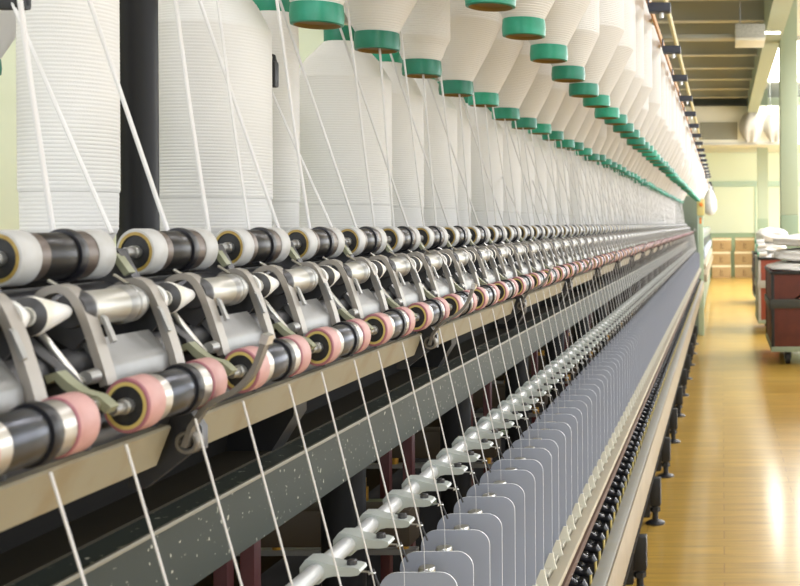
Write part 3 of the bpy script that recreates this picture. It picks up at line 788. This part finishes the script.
# gathered white filter cloths
def cloth(cx):
    mm = MB(); nx, nz = 16, 14; vs = []; fs = []
    for j in range(nz + 1):
        v = j / nz
        wd = .17 + .11 * math.sin(PI * min(1, v * 1.05)) - .05 * v
        for i in range(nx + 1):
            u = i / nx * 2 - 1
            vs.append((cx + u * wd, -.12 - .16 * (1 - u * u) * math.sin(PI * (.15 + .8 * v)) + .02 * math.sin(6 * u + 3 * v), -.02 + .62 * (1 - v) - .06 * u * u * (1 - v)))
    fs = [(j * (nx + 1) + i, j * (nx + 1) + i + 1, (j + 1) * (nx + 1) + i + 1, (j + 1) * (nx + 1) + i) for j in range(nz) for i in range(nx)]
    mm.add(vs, fs, 'filter_cream', True)
    vs2 = [(x, y + .04, z) for x, y, z in vs]; mm.add(vs2, [f[::-1] for f in fs], 'filter_cream', True)
    return mm
for cx, lb in ((.62, 'left of the two gathered white cloth bags beside the duct grille'), (1.12, 'right of the two gathered white cloth bags, beside the green column')):
    tag(cloth(0).build('filter_cloth', None, (cx, 22.85, H + 1.70)), lb, 'cloth bag', 'gathered cloth bags on the duct')
gl = thing('globe_lamp', 'small bright round lamp above the white cloth bags', 'lamp', (.90, 20.2, H + 2.08))
MB().lathe([(-.075, .0), (-.06, .045), (-.01, .072), (.04, .058), (.07, .02)], 'lamp_glow', 'Z', (0, 0, 0), 20, caps=False).build('globe', gl)
MB().lathe([(.06, .02), (.09, .02), (.091, .006), (.869, .006)], 'steel_dull', 'Z', (0, 0, 0), 10).build('stem', gl)
# unseen lamps added to brighten the aisle, the machine and the far bay
fl = None; k = 0
for X, y in [(1.0, -2.0 + 2.2 * q) for q in range(6)] + [(-2.4, -2.0 + 2.2 * q) for q in range(6)] + [(2.2, 11.2 + 2.2 * q) for q in range(6)]:
    if True:
        lb = 'added unseen twin-tube fill lamp, %s from the near wall, %s' % (nth(k % 6 + 1), 'above the near aisle' if X == 1.0 else 'above the machines' if X < 0 else 'in the bay beyond the column')
        k += 1
        if fl is None:
            fl = thing('fill_lamp', lb, 'ceiling lamp', (X, y, H + 2.2), 'unseen lamps added for fill light')
            MB().box(-.12, .12, -.62, .62, .03, .09, 'cloth_white', .01).build('housing', fl)
            for s in (-.06, .06): MB().lathe([(-.6, .013), (.6, .013)], 'tube_glow', 'Y', (s, 0, .012), 10).build('tube', fl)
            for s in (-.5, .5): MB().lathe([(.09, .004), (.72, .004)], 'steel_dull', 'Z', (0, s, 0), 6).build('suspension', fl)
        else: dup(fl, None, (X, y, H + 2.2), lb)
        L = bpy.data.lights.new('fill_light', 'AREA'); L.shape = 'RECTANGLE'; L.size = .24; L.size_y = 1.2; L.energy = 16 if y < 10 else 90; L.color = (.96, .95, 1.0)
        lo = bpy.data.objects.new('fill_light', L); lo.location = (X, y, H + 2.19); COL.objects.link(lo)

# ------------------------------------------------------------------ cardboard boxes at the back wall
def carton(w, d, h):
    return [('carton_body', MB().box(-w / 2, w / 2, 0, d, 0, h, 'cardboard', .006)), ('tape', MB().box(-w / 2 - .002, w / 2 + .002, -.003, 0, h - .06, h - .012, 'tape')),
            ('print', MB().box(-.03, -.012, -.004, 0, h * .30, h * .62, 'print_dark').box(.012, .024, -.004, 0, h * .36, h * .58, 'print_dark').box(-.045, .045, -.004, 0, h * .20, h * .25, 'print_dark'))]
bp = None
for cx, col in ((-.02, 'left'), (.50, 'right')):
    for q, wd in enumerate(('bottom', 'middle', 'top')):
        lb = '%s cardboard carton of the %s stack by the back wall' % (wd, col)
        loc = (cx + .006 * q * (-1) ** q, 24.9, .304 * q)
        if bp is None:
            bp = thing('cardboard_carton', lb, 'box', loc, 'cartons stacked at the back wall')
            for nm, mb in carton(.43, .40, .302): mb.build(nm, bp)
        else: dup(bp, None, loc, lb)
MB()
# ------------------------------------------------------------------ carts
def cart(name, label, loc, w, d, h, body, side, band):
    t = thing(name, label, 'cart', loc)
    b0 = .16
    for nm, bx in (('front_panel', (.018, w - .018, -.004, .016)), ('back_panel', (.03, w - .03, d - .02, d))):
        MB().box(bx[0], bx[1], bx[2], bx[3], b0, h, body, .003).build(nm, t)
    MB().box(0, .02, .03, d - .03, b0, h, side, .003).build('side_panel', t)
    MB().box(w - .02, w, .03, d - .03, b0, h, side, .003).build('side_panel', t)
    MB().box(-.01, w + .01, -.015, d + .015, b0 - .045, b0, 'cart_base', .006).build('base', t)
    for x in (-.008, w - .020):
        for y in (-.008, d - .020):
            MB().box(x, x + .028, y, y + .028, b0 - .02, h + .015, 'cart_frame' if band == 'cart_band' else 'cart_grey', .004).build('corner_post', t)
    MB().box(-.014, w + .014, -.022, -.002, b0 + (h - b0) * .52, b0 + (h - b0) * .645, band, .004).build('band', t)
    MB().box(-.014, w + .014, -.016, -.004, h - .014, h + .014, 'cart_frame', .004).build('top_rim', t)
    MB().box(-.016, -.002, -.014, d + .014, h - .014, h + .014, 'cart_frame' if band == 'cart_band' else 'cart_grey', .004).build('top_rim', t)
    MB().box(-.02, -.002, -.014, d + .014, b0 + (h - b0) * .50, b0 + (h - b0) * .60, band, .004).build('band', t)
    for x in (.14, w - .14):
        for y in (.10, d - .10):
            MB().lathe([(-.02, .055), (-.018, .06), (.018, .06), (.02, .055)], 'wheel', 'X', (x, y, .06), 20).build('wheel', t)
            MB().box(x - .03, x - .024, y - .03, y + .03, .05, b0 - .04, 'cart_frame').box(x + .024, x + .03, y - .03, y + .03, .05, b0 - .04, 'cart_frame').box(x - .03, x + .03, y - .03, y + .03, b0 - .055, b0 - .04, 'cart_frame').build('caster_fork', t)
    return t
c1 = cart('bobbin_cart', 'dark red cart with black frame, nearest of the carts in the aisle', (.430, 9.55, 0), 1.0, 1.2, .80, 'cart_red', 'cart_red', 'cart_band')
MB().prism([(.20, .555), (.335, .655), (.34, .68), (.20, .58)], -.004, 0, 'tape').build('chalk_mark', c1)
MB().box(.22, .30, -.003, 0, .47, .478, 'print_dark').box(.27, .35, -.003, 0, .455, .462, 'print_dark').build('scratch', c1)
c2 = cart('bobbin_cart', 'orange red cart with grey frame behind the nearest cart', (.405, 12.2, 0), .26, 1.1, .84, 'cart_orange', 'cart_grey', 'cart_grey')
c3 = cart('bobbin_cart', 'dark maroon cart farthest along the aisle, behind the orange red one', (.485, 16.6, 0), .5, 1.0, .78, 'cart_maroon', 'cart_maroon', 'cart_band')
# sacks and spools on them
def sack(label, loc, sx, sy, sz, mtl='cloth_white', seed=0):
    bm = bmesh.new(); bmesh.ops.create_icosphere(bm, subdivisions=4, radius=1); rr = random.Random(seed)
    ph = [rr.uniform(0, 6) for _ in range(6)]
    for v in bm.verts:
        x, y, z = v.co
        e = lambda t: math.copysign(abs(t) ** .78, t)
        dd = 1 + .04 * math.sin(5 * x + ph[0]) + .04 * math.sin(6 * y + ph[1]) + .03 * math.sin(9 * z + 4 * x + ph[2])
        v.co = Vector((e(x) * sx * dd, e(y) * sy * dd, (e(z) * dd * (.85 if z < 0 else 1)) * sz))
    mn = min(v.co.z for v in bm.verts)
    bm.verts.index_update()
    mm = MB().add([(v.co.x, v.co.y, v.co.z - mn) for v in bm.verts], [[v.index for v in f.verts] for f in bm.faces], mtl, True); bm.free()
    return tag(mm.build('cloth_sack', None, loc), label, 'sack', 'white sacks on the carts')
sack('lowest white sack lying across the nearest dark red cart', (.90, 10.15, .775), .47, .56, .060, seed=1)
sack('middle white sack piled on the nearest dark red cart', (.99, 10.2, .870), .50, .52, .076, seed=2)
sack('topmost white sack piled on the nearest dark red cart', (.97, 10.2, 1.005), .50, .50, .070, seed=3)
sack('white sack hanging over the orange red cart, lower one', (.56, 12.72, .80), .145, .46, .055, seed=4)
sack('white sack lying over the lower one on the orange red cart', (.56, 12.68, .90), .165, .44, .064, seed=5)
sack('top white sack on the orange red cart, largest there', (.57, 12.68, 1.015), .18, .46, .088, seed=6)
sack('white sack filling the dark maroon cart', (.735, 17.1, .76), .20, .42, .20, seed=7)
sp = None
for i, (x, y, z) in enumerate(((.452, 12.25, .845), (.452, 12.20, .892), (.430, 12.235, .935), (.44, 12.21, .985), (.425, 12.23, 1.03))):
    lb = 'small green-ended spool in the orange red cart, %s of the handful' % ('lowest', 'second lowest', 'middle one', 'second highest', 'highest')[i]
    if sp is None:
        sp = thing('thread_spool', lb, 'spool', (x, y, z), 'green-ended spools in the cart')
        MB().lathe([(-.045, .022), (.045, .027)], 'roving', 'X', (0, 0, 0), 16).build('thread_winding', sp)
        MB().lathe([(-.06, .012), (-.06, .022), (-.045, .022)], 'cap_green', 'X', (0, 0, 0), 16).build('green_end', sp)
    else: dup(sp, None, (x, y, z), lb)

# ------------------------------------------------------------------ light, camera
def area(name, loc, rot, sx, sy, e, col):
    L = bpy.data.lights.new(name, 'AREA'); L.shape = 'RECTANGLE'; L.size = sx; L.size_y = sy; L.energy = e; L.color = col
    o = bpy.data.objects.new(name, L); o.location = loc; o.rotation_euler = rot; COL.objects.link(o); return o
for i, y in enumerate(ws):
    area('window_and_fill_light', (XR + .2, y + 1.2, 2.15), (0, PI / 2, 0), 2.4, 2.3, 66 if y < 8 else 165, (.925, .935, 1.0))
area('skylight_daylight', (1.3, 19.9, ZC - .09), (0, 0, 0), .9, 5.0, 130, (1, 1, .97))
for x in (-2.9, .7):  # daylight added behind the camera to brighten plates and roller ends
    area('window_and_fill_light', (x, YN - .25, 2.15), (PI / 2, 0, 0), 3.0, 2.4, 62, (.915, .93, 1.0))
W = bpy.data.worlds.new('sky'); SC.world = W; W.use_nodes = True
W.node_tree.nodes['Background'].inputs[0].default_value = (.9, .95, 1, 1); W.node_tree.nodes['Background'].inputs[1].default_value = 1.0

cam = bpy.data.cameras.new('camera'); co = bpy.data.objects.new('camera', cam); COL.objects.link(co)
co.matrix_world = Matrix.Translation((0, 0, H)) @ Matrix.Rotation(math.radians(.4), 4, 'Y') @ Matrix.Rotation(PI / 2, 4, 'X')
cam.sensor_width = 36; cam.lens = 36 * F / 800
cam.shift_x = -(722 - 400) / 800; cam.shift_y = -(293 - 223.5) / 800
cam.clip_start = .02; cam.clip_end = 200
cam.dof.use_dof = True; cam.dof.focus_distance = 1.25; cam.dof.aperture_fstop = 20
SC.camera = co
SC.view_settings.view_transform = 'Standard'; SC.view_settings.look = 'None'; SC.view_settings.gamma = 1
SC.view_settings.exposure = 0.14
SC.cycles.use_denoising = True
SC.cycles.max_bounces = 8; SC.cycles.diffuse_bounces = 5; SC.cycles.sample_clamp_indirect = 6
